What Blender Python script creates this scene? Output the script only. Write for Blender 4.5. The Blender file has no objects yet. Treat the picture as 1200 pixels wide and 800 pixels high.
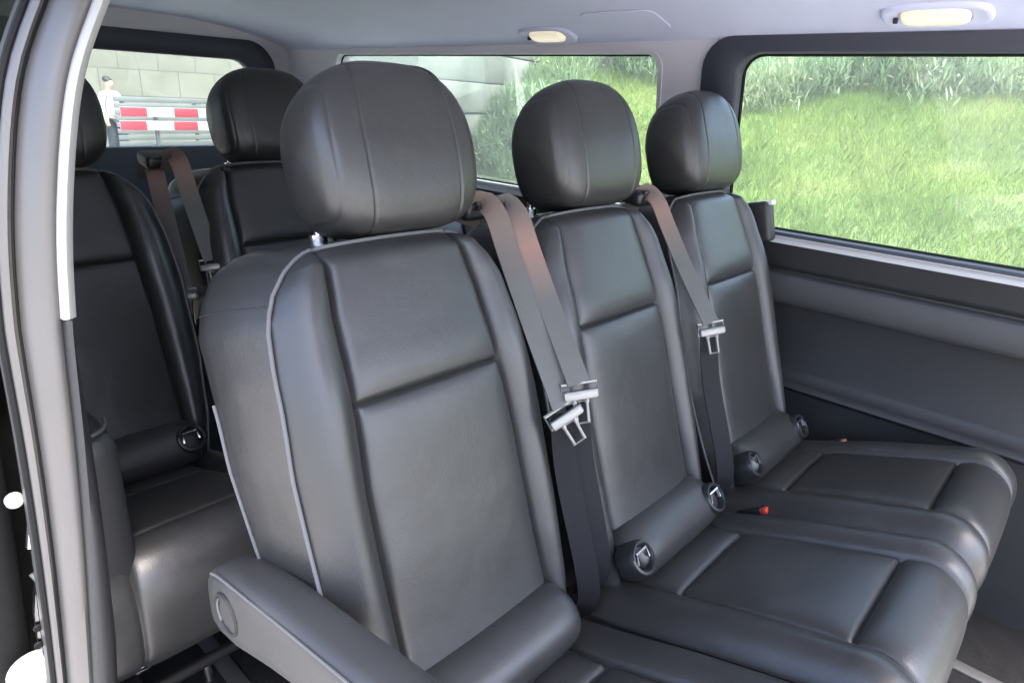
import bpy, bmesh, math, random
import numpy as np
from mathutils import Vector, Matrix
random.seed(7); rng = np.random.default_rng(7)
C = bpy.context.scene.collection
H = 1.7                                    # eye height above the ground; coordinates below are relative to the eye

# ------------------------------------------------------------------ camera geometry
FPX = 769.8
Xc = np.array([0.6802442, -0.2231201, 0.69820144]); Yc = np.array([-0.73124467, -0.27218551, 0.62545686])
Xc /= np.linalg.norm(Xc); Yc -= Xc*(Xc@Yc); Yc /= np.linalg.norm(Yc); Zc = np.cross(Xc, Yc)
RW = np.stack([Xc, Yc, Zc])                # rows: world axes seen in camera (right, down, forward)
def at(u, v, ax, val):                     # sight line through a pixel met with a plane of the van
    r = RW @ np.array([u-600, v-400, FPX]); return r*val/r[ax]

# ------------------------------------------------------------------ materials
def mat(name, col, rough=.5, metal=0, bump=None, vary=0, vscale=6, spec=.5, noise2=None, sheen=0, coat=0):
    m = bpy.data.materials.new(name); m.use_nodes = True
    nt = m.node_tree; b = nt.nodes['Principled BSDF']
    b.inputs['Roughness'].default_value = rough; b.inputs['Metallic'].default_value = metal
    b.inputs['Specular IOR Level'].default_value = spec
    b.inputs['Sheen Weight'].default_value = sheen; b.inputs['Coat Weight'].default_value = coat
    tc = nt.nodes.new('ShaderNodeTexCoord')
    if vary:
        n = nt.nodes.new('ShaderNodeTexNoise'); n.inputs['Scale'].default_value = vscale; n.inputs['Detail'].default_value = 5
        nt.links.new(tc.outputs['Object'], n.inputs['Vector'])
        r = nt.nodes.new('ShaderNodeValToRGB')
        r.color_ramp.elements[0].position = .3; r.color_ramp.elements[1].position = .7
        r.color_ramp.elements[0].color = [c*(1-vary) for c in col]+[1]; r.color_ramp.elements[1].color = [min(1, c*(1+vary)) for c in col]+[1]
        nt.links.new(n.outputs['Fac'], r.inputs['Fac']); nt.links.new(r.outputs['Color'], b.inputs['Base Color'])
        mr = nt.nodes.new('ShaderNodeMapRange'); mr.inputs['To Min'].default_value = max(0, rough-.06); mr.inputs['To Max'].default_value = rough+.06
        nt.links.new(n.outputs['Fac'], mr.inputs['Value']); nt.links.new(mr.outputs['Result'], b.inputs['Roughness'])
    else:
        b.inputs['Base Color'].default_value = list(col)+[1]
    if bump:
        kind, sc, st, dist = bump
        if kind == 'voronoi':
            t = nt.nodes.new('ShaderNodeTexVoronoi'); out = t.outputs['Distance']
        else:
            t = nt.nodes.new('ShaderNodeTexNoise'); t.inputs['Detail'].default_value = 4; out = t.outputs['Fac']
        t.inputs['Scale'].default_value = sc
        nt.links.new(tc.outputs['Object'], t.inputs['Vector'])
        bp = nt.nodes.new('ShaderNodeBump'); bp.inputs['Strength'].default_value = st; bp.inputs['Distance'].default_value = dist
        nt.links.new(out, bp.inputs['Height']); last = bp
        if noise2:
            t2 = nt.nodes.new('ShaderNodeTexNoise'); t2.inputs['Scale'].default_value = noise2[0]; t2.inputs['Detail'].default_value = 3
            nt.links.new(tc.outputs['Object'], t2.inputs['Vector'])
            b2 = nt.nodes.new('ShaderNodeBump'); b2.inputs['Strength'].default_value = noise2[1]; b2.inputs['Distance'].default_value = noise2[2]
            nt.links.new(t2.outputs['Fac'], b2.inputs['Height']); nt.links.new(bp.outputs['Normal'], b2.inputs['Normal']); last = b2
        nt.links.new(last.outputs['Normal'], b.inputs['Normal'])
    return m
M = {}
M['leather'] = mat('black_leather', (.024,.0238,.0236), .38, bump=('voronoi', 420, .18, .001), vary=.12, vscale=9, noise2=(7, .38, .010), spec=.6)
M['arm_leather'] = mat('armrest_leather', (.036,.0355,.035), .5, bump=('voronoi', 420, .12, .001), vary=.1, vscale=9, noise2=(14, .2, .004))
M['piping'] = mat('grey_piping', (.11,.11,.112), .7, spec=.15)
M['thread'] = mat('seam_thread', (.012,.012,.013), .7)
M['black_plastic'] = mat('black_plastic', (.014,.014,.016), .38, bump=('noise', 300, .15, .001))
M['grey_trim'] = mat('dark_trim_plastic', (.017,.0175,.019), .5, bump=('noise', 500, .25, .001), vary=.06)
M['trim_band'] = mat('mid_grey_trim', (.040,.040,.042), .55, bump=('noise', 500, .25, .001), vary=.06)
M['sill'] = mat('pale_sill_trim', (.46,.46,.465), .38, bump=('noise', 500, .2, .001))
M['surround'] = mat('window_surround_trim', (.030,.034,.050), .55, bump=('noise', 400, .2, .001), vary=.05)
M['headliner'] = mat('headliner_cloth', (.58,.62,.80), .9, bump=('noise', 700, .4, .0015), vary=.05, vscale=2.5, sheen=.1)
M['pillar_trim'] = mat('pale_pillar_trim', (.55,.54,.58), .75, bump=('noise', 600, .3, .001), vary=.04, vscale=3)
M['paint'] = mat('silver_paint', (.088,.085,.083), .38, metal=.25, vary=.06, vscale=5)
M['paint_dark'] = mat('dark_jamb_rubber', (.05,.05,.058), .5, bump=('noise', 200, .2, .001))  # plain dark tone for jamb rubber
M['white_trim'] = mat('white_trim', (.30,.30,.295), .45)
M['chrome'] = mat('chrome', (.75,.75,.76), .18, metal=1)
M['tongue'] = mat('brushed_metal', (.22,.215,.20), .42, metal=.5)
M['rubber'] = mat('black_rubber', (.005,.005,.0055), .7, spec=.2)
M['floor'] = mat('floor_mat', (.010,.010,.011), .7, bump=('noise', 260, .6, .002), vary=.2, vscale=30, spec=.12)
M['red'] = mat('red_button', (.55,.05,.03), .4)
M['pink'] = mat('faded_red_button', (.3,.09,.07), .5)
M['asphalt'] = mat('concrete_paving', (.30,.295,.28), .85, bump=('noise', 120, .5, .004), vary=.2, vscale=3)
M['slat'] = mat('grey_slats', (.12,.13,.13), .6, vary=.12, vscale=2)
M['barrier_red'] = mat('barrier_red', (.27,.025,.04), .45)
M['barrier_white'] = mat('barrier_white', (.36,.36,.36), .45)
M['galv'] = mat('galvanised_post', (.10,.105,.11), .5, metal=.5)
M['skin'] = mat('skin', (.45,.28,.2), .55)
M['shirt'] = mat('white_shirt', (.42,.42,.43), .8)
M['trousers'] = mat('dark_trousers', (.02,.025,.035), .85)
M['hair'] = mat('dark_hair', (.015,.012,.01), .6)
M['shoe'] = mat('black_shoe', (.012,.012,.012), .5)

def belt_mat():                            # webbing: grey, turning brown near the shoulder guide
    m = bpy.data.materials.new('belt_webbing'); m.use_nodes = True; nt = m.node_tree; b = nt.nodes['Principled BSDF']
    tc = nt.nodes.new('ShaderNodeTexCoord')
    a = nt.nodes.new('ShaderNodeAttribute'); a.attribute_name = 'brown_mix'
    mx = nt.nodes.new('ShaderNodeValToRGB'); e = mx.color_ramp.elements
    e[0].position = 0; e[0].color = (.066,.067,.061,1); e[1].position = 1; e[1].color = (.20,.115,.085,1)
    nt.links.new(a.outputs['Fac'], mx.inputs['Fac']); nt.links.new(mx.outputs['Color'], b.inputs['Base Color'])
    w = nt.nodes.new('ShaderNodeTexNoise'); w.inputs['Scale'].default_value = 900
    nt.links.new(tc.outputs['Object'], w.inputs['Vector'])
    bp = nt.nodes.new('ShaderNodeBump'); bp.inputs['Strength'].default_value = .4; bp.inputs['Distance'].default_value = .001
    nt.links.new(w.outputs['Fac'], bp.inputs['Height']); nt.links.new(bp.outputs['Normal'], b.inputs['Normal'])
    b.inputs['Roughness'].default_value = .55; b.inputs['Sheen Weight'].default_value = .15
    return m
M['belt'] = belt_mat()
M['shaded_belt'] = mat('shaded_webbing', (.012,.012,.014), .6, bump=('noise', 900, .4, .001), spec=.15)  # lower run of the same belts, its shade put into the colour
def glass_mat(name, tint, gl=.6):
    m = bpy.data.materials.new(name); m.use_nodes = True; nt = m.node_tree; nt.nodes.clear()
    o = nt.nodes.new('ShaderNodeOutputMaterial'); t = nt.nodes.new('ShaderNodeBsdfTransparent'); g = nt.nodes.new('ShaderNodeBsdfGlossy')
    t.inputs['Color'].default_value = list(tint)+[1]; g.inputs['Roughness'].default_value = .02
    f = nt.nodes.new('ShaderNodeFresnel'); f.inputs['IOR'].default_value = 1.45
    mx = nt.nodes.new('ShaderNodeMixShader')
    hf = nt.nodes.new('ShaderNodeMath'); hf.operation = 'MULTIPLY'; hf.inputs[1].default_value = gl; nt.links.new(f.outputs[0], hf.inputs[0]); nt.links.new(hf.outputs[0], mx.inputs[0]); nt.links.new(t.outputs[0], mx.inputs[1]); nt.links.new(g.outputs[0], mx.inputs[2])
    df = nt.nodes.new('ShaderNodeBsdfDiffuse'); df.inputs['Color'].default_value = (.7,.72,.72,1); tl = nt.nodes.new('ShaderNodeBsdfTranslucent'); tl.inputs['Color'].default_value = (.7,.72,.72,1)
    dt = nt.nodes.new('ShaderNodeMixShader'); nt.links.new(df.outputs[0], dt.inputs[1]); nt.links.new(tl.outputs[0], dt.inputs[2])
    m2 = nt.nodes.new('ShaderNodeMixShader'); m2.inputs[0].default_value = .065                       # milky dust film over the pane, added to haze the view
    nt.links.new(mx.outputs[0], m2.inputs[1]); nt.links.new(dt.outputs[0], m2.inputs[2])
    nt.links.new(m2.outputs[0], o.inputs[0]); return m
M['glass'] = glass_mat('tinted_glass', (.80,.86,.84))
M['privacy'] = glass_mat('privacy_glass', (.42,.45,.45))
def lens_mat():
    m = bpy.data.materials.new('lamp_lens'); m.use_nodes = True; b = m.node_tree.nodes['Principled BSDF']
    b.inputs['Base Color'].default_value = (.62,.55,.42,1); b.inputs['Roughness'].default_value = .3
    b.inputs['Emission Color'].default_value = (1,.87,.66,1); b.inputs['Emission Strength'].default_value = LAMP_E
    return m
LAMP_E = .055
M['lens'] = lens_mat()
def block_mat(name, c1, c2, mortar, bw, bh, stain):
    m = bpy.data.materials.new(name); m.use_nodes = True; nt = m.node_tree; b = nt.nodes['Principled BSDF']
    tc = nt.nodes.new('ShaderNodeTexCoord'); mp = nt.nodes.new('ShaderNodeMapping'); mp.inputs['Rotation'].default_value = (math.pi/2, 0, 0)
    nt.links.new(tc.outputs['Object'], mp.inputs['Vector'])
    br = nt.nodes.new('ShaderNodeTexBrick'); br.inputs['Scale'].default_value = 1
    br.inputs['Brick Width'].default_value = bw; br.inputs['Row Height'].default_value = bh; br.inputs['Mortar Size'].default_value = .014; br.inputs['Mortar Smooth'].default_value = .4
    br.inputs['Color1'].default_value = list(c1)+[1]; br.inputs['Color2'].default_value = list(c2)+[1]; br.inputs['Mortar'].default_value = list(mortar)+[1]
    nt.links.new(mp.outputs['Vector'], br.inputs['Vector'])
    n = nt.nodes.new('ShaderNodeTexNoise'); n.inputs['Scale'].default_value = 1.3; n.inputs['Detail'].default_value = 9; n.inputs['Roughness'].default_value = .7
    nt.links.new(tc.outputs['Object'], n.inputs['Vector'])
    r = nt.nodes.new('ShaderNodeValToRGB'); e = r.color_ramp.elements; e[0].position = .35; e[0].color = list(stain)+[1]; e[1].position = .62; e[1].color = (1,1,1,1)
    nt.links.new(n.outputs['Fac'], r.inputs['Fac'])
    mu = nt.nodes.new('ShaderNodeMixRGB'); mu.blend_type = 'MULTIPLY'; mu.inputs[0].default_value = .8
    nt.links.new(br.outputs['Color'], mu.inputs[1]); nt.links.new(r.outputs['Color'], mu.inputs[2]); nt.links.new(mu.outputs[0], b.inputs['Base Color'])
    bp = nt.nodes.new('ShaderNodeBump'); bp.inputs['Strength'].default_value = .5; bp.inputs['Distance'].default_value = .03
    nt.links.new(n.outputs['Fac'], bp.inputs['Height']); nt.links.new(bp.outputs['Normal'], b.inputs['Normal'])
    b.inputs['Roughness'].default_value = .9
    return m
M['stone'] = block_mat('stone_blocks', (.18,.172,.14), (.155,.15,.125), (.085,.085,.075), .92, .62, (.7,.74,.66))
M['concrete'] = block_mat('weathered_concrete', (.24,.25,.225), (.20,.215,.19), (.16,.17,.15), 1.9, 5.0, (.38,.46,.34))
def veg_mat(name, cols, scale):
    m = bpy.data.materials.new(name); m.use_nodes = True; nt = m.node_tree; b = nt.nodes['Principled BSDF']
    g = nt.nodes.new('ShaderNodeNewGeometry'); n = nt.nodes.new('ShaderNodeTexNoise'); n.inputs['Scale'].default_value = scale; n.inputs['Detail'].default_value = 4
    nt.links.new(g.outputs['Position'], n.inputs['Vector'])
    ad = nt.nodes.new('ShaderNodeMath'); ad.operation = 'MULTIPLY_ADD'; ad.inputs[1].default_value = .35
    nt.links.new(g.outputs['Random Per Island'], ad.inputs[0])
    mr = nt.nodes.new('ShaderNodeMapRange'); mr.inputs['From Min'].default_value = .3; mr.inputs['From Max'].default_value = .7; mr.inputs['To Max'].default_value = .65
    nt.links.new(n.outputs['Fac'], mr.inputs['Value']); nt.links.new(mr.outputs['Result'], ad.inputs[2])
    r = nt.nodes.new('ShaderNodeValToRGB'); e = r.color_ramp.elements
    for i, (p, c) in enumerate(cols):
        if i < 2: e[i].position = p; e[i].color = list(c)+[1]
        else: q = e.new(p); q.color = list(c)+[1]
    nt.links.new(ad.outputs[0], r.inputs['Fac']); nt.links.new(r.outputs['Color'], b.inputs['Base Color'])
    b.inputs['Roughness'].default_value = .6
    tr = nt.nodes.new('ShaderNodeBsdfTranslucent'); nt.links.new(r.outputs['Color'], tr.inputs['Color'])
    mx = nt.nodes.new('ShaderNodeMixShader'); mx.inputs[0].default_value = .35
    o = nt.nodes['Material Output']; nt.links.new(b.outputs[0], mx.inputs[1]); nt.links.new(tr.outputs[0], mx.inputs[2]); nt.links.new(mx.outputs[0], o.inputs[0])
    return m
M['grass'] = veg_mat('grass_blades', [(0,(.14,.21,.045)), (1,(.46,.41,.17)), (.35,(.20,.31,.065)), (.7,(.31,.39,.10))], .8)
M['weeds'] = veg_mat('tall_weed_leaves', [(0,(.15,.23,.13)), (1,(.40,.42,.24)), (.5,(.24,.34,.19))], .9)
M['soil'] = mat('bank_soil', (.12,.15,.05), .95, vary=.3, vscale=3)

# ------------------------------------------------------------------ mesh helpers
def tag(o, label=None, cat=None, group=None, kind=None):
    if label: o['label'] = label
    if cat: o['category'] = cat
    if group: o['group'] = group
    if kind: o['kind'] = kind
    return o
ORIG = {}
def thing(name, label, cat, loc, group=None):
    o = bpy.data.objects.new(name, None); C.objects.link(o); o.empty_display_size = .1
    o.location = (loc[0], loc[1], loc[2]+H); ORIG[o.name] = np.array(loc, float)
    return tag(o, label, cat, group)
class MB:
    def __init__(s): s.v = []; s.f = []; s.m = []
    def add(s, vs, fs, mi=0):
        b = len(s.v); s.v += [tuple(map(float, p)) for p in vs]; s.f += [tuple(b+i for i in f) for f in fs]; s.m += [mi]*len(fs); return s
    def box(s, c, d, rot=None, bev=.004, mi=0, seg=2):
        bm = bmesh.new(); bmesh.ops.create_cube(bm, size=1)
        bmesh.ops.scale(bm, vec=d, verts=bm.verts)
        if bev: bmesh.ops.bevel(bm, geom=list(bm.edges), offset=min(bev, min(d)*.45), segments=seg, affect='EDGES', profile=.5)
        if rot is not None: bmesh.ops.transform(bm, matrix=rot.to_4x4(), verts=bm.verts)
        bmesh.ops.translate(bm, vec=c, verts=bm.verts)
        bm.verts.index_update(); s.add([v.co for v in bm.verts], [[v.index for v in f.verts] for f in bm.faces], mi); bm.free(); return s
    def tube(s, pts, r, n=10, closed=False, mi=0, cap=True):
        pts = [Vector(p) for p in pts]; k = len(pts); rs = r if hasattr(r, '__len__') else [r]*k
        rings = []; up = None
        for i, p in enumerate(pts):
            a = pts[(i-1) % k] if closed or i else pts[0]; b = pts[(i+1) % k] if closed or i < k-1 else pts[-1]
            t = (b-a).normalized()
            if up is None: up = t.orthogonal().normalized()
            up = (up - t*up.dot(t)).normalized(); w = t.cross(up)
            rings.append([p+(up*math.cos(2*math.pi*j/n)+w*math.sin(2*math.pi*j/n))*rs[i] for j in range(n)])
        vs = [v for rg in rings for v in rg]; fs = []
        for i in range(k if closed else k-1):
            for j in range(n):
                a, b = i*n, ((i+1) % k)*n; fs.append((a+j, a+(j+1) % n, b+(j+1) % n, b+j))
        if not closed and cap: fs += [tuple(range(n))[::-1], tuple((k-1)*n+j for j in range(n))]
        return s.add(vs, fs, mi)
    def grid(s, rows, mi=0, flip=False, close_u=False):
        nr, nc = len(rows), len(rows[0]); fs = []
        for i in range(nr-1):
            for j in range(nc if close_u else nc-1):
                q = (i*nc+j, i*nc+(j+1) % nc, (i+1)*nc+(j+1) % nc, (i+1)*nc+j); fs.append(q[::-1] if flip else q)
        return s.add([p for r in rows for p in r], fs, mi)
    def build(s, name, mats, parent=None, origin=None, sharp=40, smooth=True):
        o0 = np.array(origin if origin is not None else (0, 0, 0), float)
        p = parent
        while p is not None:
            if p.name in ORIG: o0 = ORIG[p.name]
            p = p.parent
        me = bpy.data.meshes.new(name)
        off = o0 if parent is not None or origin is not None else np.array((0, 0, -H))
        me.from_pydata([tuple(np.array(v)-off) for v in s.v], [], s.f)
        for mm in (mats if isinstance(mats, list) else [mats]): me.materials.append(mm)
        me.polygons.foreach_set('material_index', s.m)
        bm = bmesh.new(); bm.from_mesh(me); bmesh.ops.recalc_face_normals(bm, faces=bm.faces); bm.to_mesh(me); bm.free()
        if smooth:
            me.polygons.foreach_set('use_smooth', [True]*len(me.polygons)); me.set_sharp_from_angle(angle=math.radians(sharp))
        o = bpy.data.objects.new(name, me); C.objects.link(o)
        if parent is not None: o.parent = parent
        elif origin is not None: o.location = (o0[0], o0[1], o0[2]+H)
        return o
def copy_tree(o, parent=None):
    c = o.copy(); C.objects.link(c)
    if parent is not None: c.parent = parent
    for ch in list(o.children): copy_tree(ch, c)
    return c
def interp(tab, x):
    t = sorted(tab); return float(np.interp(x, [a for a, _ in t], [b for _, b in t]))
def smooth_path(pts, n):                   # Catmull-Rom resample, even arc length
    P = [np.array(p, float) for p in pts]; P = [2*P[0]-P[1]]+P+[2*P[-1]-P[-2]]; out = []
    for i in range(1, len(P)-2):
        for k in range(24):
            t = k/24; out.append(.5*((2*P[i])+(P[i+1]-P[i-1])*t+(2*P[i-1]-5*P[i]+4*P[i+1]-P[i+2])*t*t+(-P[i-1]+3*P[i]-3*P[i+1]+P[i+2])*t**3))
    out.append(P[-2]); out = np.array(out)
    s = np.r_[0, np.cumsum(np.linalg.norm(np.diff(out, axis=0), axis=1))]
    q = np.linspace(0, s[-1], n) if isinstance(n, int) else np.array(n)
    return np.stack([np.interp(q, s, out[:, k]) for k in range(out.shape[1])], 1), q, s[-1]
def fracs(n, a=0.0, b=1.0): return list(np.linspace(a, b, n))

# ------------------------------------------------------------------ seat
SX = .572                                  # centre of the seat nearest the door
def build_backrest(T, xc):
    path = [(.50,-.86),(.535,-.76),(.565,-.68),(.612,-.54),(.66,-.386),(.70,-.30),(.738,-.219),(.747,-.199)]
    _, _, L = smooth_path(path, 5)
    fine, qf, _ = smooth_path(path, 400)
    zs = -.386; ss = float(np.interp(zs, fine[:, 1], qf))
    q = sorted(set(list(np.linspace(0, L, 64))+[ss+k*.0022 for k in range(-7, 8)]+[L-k*.003 for k in range(0, 10)]))
    P, q, _ = smooth_path(path, q)
    Tn = np.gradient(P, q, axis=0); Tn /= np.linalg.norm(Tn, axis=1)[:, None]
    N = np.stack([Tn[:, 1], -Tn[:, 0]], 1)                       # backwards
    Wt = [(-.86,.18),(-.76,.205),(-.62,.222),(-.45,.224),(-.33,.214),(-.27,.203),(-.24,.186),(-.217,.163),(-.204,.140),(-.199,.122)]
    St = [(-.86,.146),(-.5,.142),(-.386,.134),(-.28,.128),(-.19,.114)]
    fb = [0,.03,.08,.15,.24,.34,.45,.56,.66,.75,.82,.88,.92,.95,.975,1]
    fp = [0,.006,.014,.024,.04,.07,.12,.18,.26,.34,.42,.5]; fp = fp+[1-a for a in fp[-2::-1]]
    rows = []; nb = len(fb)
    for i in range(len(q)):
        y, z = P[i]; W = interp(Wt, z); S = min(interp(St, z), W-.006); et = L-q[i]; row = []
        dh = abs(q[i]-ss)
        for side in (0, 1, 2):
            for f in (fb if side == 0 else (fp[1:-1] if side == 1 else fb[::-1])):
                if side == 1:
                    x = -S+2*S*f; ds = S-abs(x); e = 0.0
                    d = -.010*(1-math.exp(-dh/.016))*(1-math.exp(-ds/.014))-.004*(1-(x/S)**2)
                    d += .006*math.exp(-(dh/.0035)**2)
                    d += .008*math.exp(-(ds/.0045)**2); ex = 0
                else:
                    x = -(W+(S-W)*f) if side == 0 else (W+(S-W)*f); ds = abs(abs(x)-S); wb = W-S
                    bulge = .023*min(1, wb/.07)
                    d = -bulge*math.sin(math.pi*f**1.05)**.9 + .008*math.exp(-(ds/.0045)**2); ex = .027*(1-f)**2.8
                te = .027*max(0, 1-et/.028)**2.0
                d += max(ex, te)
                arch = .006*(1-(x/.2)**2)*math.exp(-et/.05)
                row.append((xc+x, y+N[i, 0]*d+Tn[i, 0]*arch, z+N[i, 1]*d+Tn[i, 1]*arch))
        rows.append(row)
    mb = MB(); mb.grid(rows)
    nr, nc = len(rows), len(rows[0])
    loop = [(i, 0) for i in range(nr)]+[(nr-1, j) for j in range(1, nc)]+[(i, nc-1) for i in range(nr-2, -1, -1)]
    A = np.array([rows[i][j] for i, j in loop]); Nv = np.array([(0, N[i, 0], N[i, 1]) for i, _ in loop]); Tv = np.array([(0, Tn[i, 0], Tn[i, 1]) for i, _ in loop])
    g = np.gradient(A, axis=0); g /= np.linalg.norm(g, axis=1)[:, None]+1e-9
    out = np.cross(g, Nv); out /= np.linalg.norm(out, axis=1)[:, None]+1e-9
    if out[5, 0] > 0: out = -out
    for _ in range(3): out = (out+np.roll(out, 1, 0)+np.roll(out, -1, 0)); out /= np.linalg.norm(out, axis=1)[:, None]+1e-9
    top = np.clip((A[:, 2]+.33)/.14, 0, 1)                       # the rear edge is rounder and lower at the top corners
    cw = 4*out[:, 0]**2*(1-out[:, 0]**2)*(top > .2)
    for _ in range(14): cw = (cw+np.r_[cw[:1], cw[:-1]]+np.r_[cw[1:], cw[-1:]])/3
    lay = []
    for d, o in ((0, 0), (.004, .001), (.018, .004), (.045, .010), (.08, .018), (.12, .026), (.145, .027), (.162, .018), (.172, .0), (.174, -.02)):
        lay.append(A+Nv*d+out*(max(o, 0)*(1+.75*cw-.8*np.clip((-.33-A[:, 2])/.3, 0, 1))+min(o, 0))[:, None])
    mb.grid([list(l) for l in lay])
    R = lay[-1]; k = len(R)
    mb.add(list(R), [tuple(range(k))])
    ob = mb.build('backrest', M['leather'], T, sharp=50)
    pp = [A[i] - Nv[i]*.002 + out[i]*.0022 for i in range(0, len(A), 2)]
    MB().tube(pp, .0028, 8).build('piping', M['piping'], ob)
    rp = [lay[6][i]+out[i]*.002 for i in range(0, nr, 2) if -.78 < A[i, 2] < -.34]
    MB().tube(rp, .0026, 8).build('piping', M['piping'], ob)
    # side closing seams
    for sgn in (0, 1):
        i0 = int(np.argmin(abs(A[:nr, 2]+.262))); ia = i0 if sgn == 0 else k-1-i0
        ib = ia
        MB().tube([lay[n][ia]+out[ia]*.0004 for n in range(1, 7)], .0014, 6).build('side_seam', M['thread'], ob)
    return ob
def build_headrest(T, xc, yc=.835, zc=-.088):
    hw, hd, hh = .145, .078, .122
    sm = [(.56, 0), (.86, 1)]
    ph = list(np.linspace(-1, 1, 61))
    for s, _ in sm: ph += [s+k*.012 for k in range(-3, 4)]+[-s+k*.012 for k in range(-3, 4)]
    ph = sorted(set(round(p, 5) for p in ph if -1 <= p <= 1)); rows = []; n = 56
    for a in ph:
        t = a
        x = hw*t; k = max(0.0, 1-abs(t)**3.1)**(1/3.1); ky = max(0.0, 1-abs(t)**5.5)**(1/3.4)
        groove = sum(math.exp(-((abs(t)-s)/.016)**2) for s, _ in sm)
        r = k*(1-.022*groove) if k > .1 else k
        row = []
        for j in range(n):
            th = 2*math.pi*j/n; c, s_ = math.cos(th), math.sin(th)
            e = 2.9 if s_ > 0 else 4.0; rr = (abs(c)**e+abs(s_)**e)**(-1/e)
            zl = hh*(r if s_ > 0 else (r/k if k > .01 else 0)*max(0.0, 1-abs(t)**4.4)**(1/3.4))*rr*s_; yl = hd*(r/k if k > .01 else 0)*ky*rr*c
            v = zl/hh
            wx = 1-.17*max(0, v)**1.8-.05*max(0, -v)**1.8           # narrower at crown and at the base
            if v > 0: yl *= 1-.16*v
            yl -= .014*max(0, v)**2
            yy = yl*math.cos(.27)+zl*math.sin(.27); zz = zl*math.cos(.27)-yl*math.sin(.27)
            row.append((xc+x*wx, yc+yy, zc+zz))
        rows.append(row)
    mb = MB(); mb.grid(rows, close_u=True); mb.add(rows[0], [tuple(range(n))]); mb.add(rows[-1], [tuple(range(n))])
    ob = mb.build('headrest', M['leather'], T, sharp=75)
    for s in (-1, 1):
        x = xc+s*.092
        MB().tube([(x, .872, -.15), (x, .874, -.205), (x, .865, -.27)], .0068, 12).build('headrest_post', M['chrome'], T)
        MB().tube([(x, .874, -.208), (x, .872, -.232)], .015, 16).build('post_collar', M['chrome'], T)
    return ob
def build_cushion(T, xc):
    path = [(.58,-.865),(.47,-.84),(.39,-.815),(.25,-.768),(.12,-.726),(.075,-.714),(.040,-.724),(.014,-.755),(.006,-.81),(.02,-.89),(.06,-.945)]
    fine, qf, L = smooth_path(path, 500)
    s1 = qf[int(np.argmin(abs(fine[:, 0]-.392)+10*(fine[:, 1] < -.83)))]; s2 = qf[int(np.argmin(abs(fine[:, 0]-.118)+10*(fine[:, 1] < -.75)))]
    q = sorted(set(list(np.linspace(0, L, 80))+[s1+k*.0025 for k in range(-6, 7)]+[s2+k*.0025 for k in range(-6, 7)]))
    P, q, _ = smooth_path(path, q); Tn = np.gradient(P, q, axis=0); Tn /= np.linalg.norm(Tn, axis=1)[:, None]
    N = np.stack([-Tn[:, 1], Tn[:, 0]], 1)                         # inwards (down) for a path running forwards
    if N[5, 1] > 0: N = -N
    W = .231; fb = [0,.02,.05,.1,.17,.26,.36,.46,.56,.66,.75,.82,.88,.92,.95,.975,1]
    fp = [0,.006,.014,.024,.04,.07,.12,.18,.26,.34,.42,.5]; fp = fp+[1-a for a in fp[-2::-1]]; rows = []
    for i in range(len(q)):
        y, z = P[i]; S = interp([(0,.145),(.12,.139),(.39,.130),(.6,.128)], y)
        front = min(1, max(0, (q[i]-s2-.03)/.16)); rear = min(1, max(0, (q[i])/.30)); row = []
        amp = .022*rear**.7*(1-.85*front)
        for side in (0, 1, 2):
            for f in (fb if side == 0 else (fp[1:-1] if side == 1 else fb[::-1])):
                if side == 1:
                    x = -S+2*S*f; ds = S-abs(x); d1 = abs(q[i]-s1); d2 = abs(q[i]-s2)
                    dm = min(d1, d2)
                    d = -.012*(1-math.exp(-dm/.018))*(1-math.exp(-ds/.016))*(1-.6*front)+.007*math.exp(-(dm/.004)**2)
                    d += .008*math.exp(-(ds/.0045)**2)*(1-.5*front)
                else:
                    x = -(W+(S-W)*f) if side == 0 else (W+(S-W)*f); ds = abs(abs(x)-S)
                    d = -amp*math.sin(math.pi*min(1, f*.93+.07))**.75+.026*(1-f)**3.6+.008*math.exp(-(ds/.0045)**2)*(1-.5*front)
                row.append((xc+x, y+N[i, 0]*d, z+N[i, 1]*d))
        rows.append(row)
    mb = MB(); mb.grid(rows); nr, nc = len(rows), len(rows[0])
    for j, sg in ((0, -1), (nc-1, 1)):
        e = np.array([rows[i][j] for i in range(nr)]); cen = np.array((e[:, 0].mean(), .25, -.88))
        l1 = e+np.array([(sg*.002, N[i, 0]*.012, N[i, 1]*.012) for i in range(nr)])
        l2 = e+np.array([(sg*.001, N[i, 0]*.045, N[i, 1]*.045) for i in range(nr)])
        l3 = np.stack([l2[:, 0], l2[:, 1], np.minimum(l2[:, 2], -.93)], 1)
        mb.grid([list(e), list(l1), list(l2), list(l3)], flip=sg > 0)
    ob = mb.build('cushion', M['leather'], T, sharp=60)
    for sg in (-1, 1):                                             # piping round the nose of each bolster
        k = nc-1 if sg > 0 else 0
        pts = [Vector(rows[i][k])+Vector((sg*.0015, 0, 0)) for i in range(0, nr, 2) if q[i] > .1]
        MB().tube(pts, .0028, 8).build('piping', M['thread'], ob)
    return ob
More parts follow.
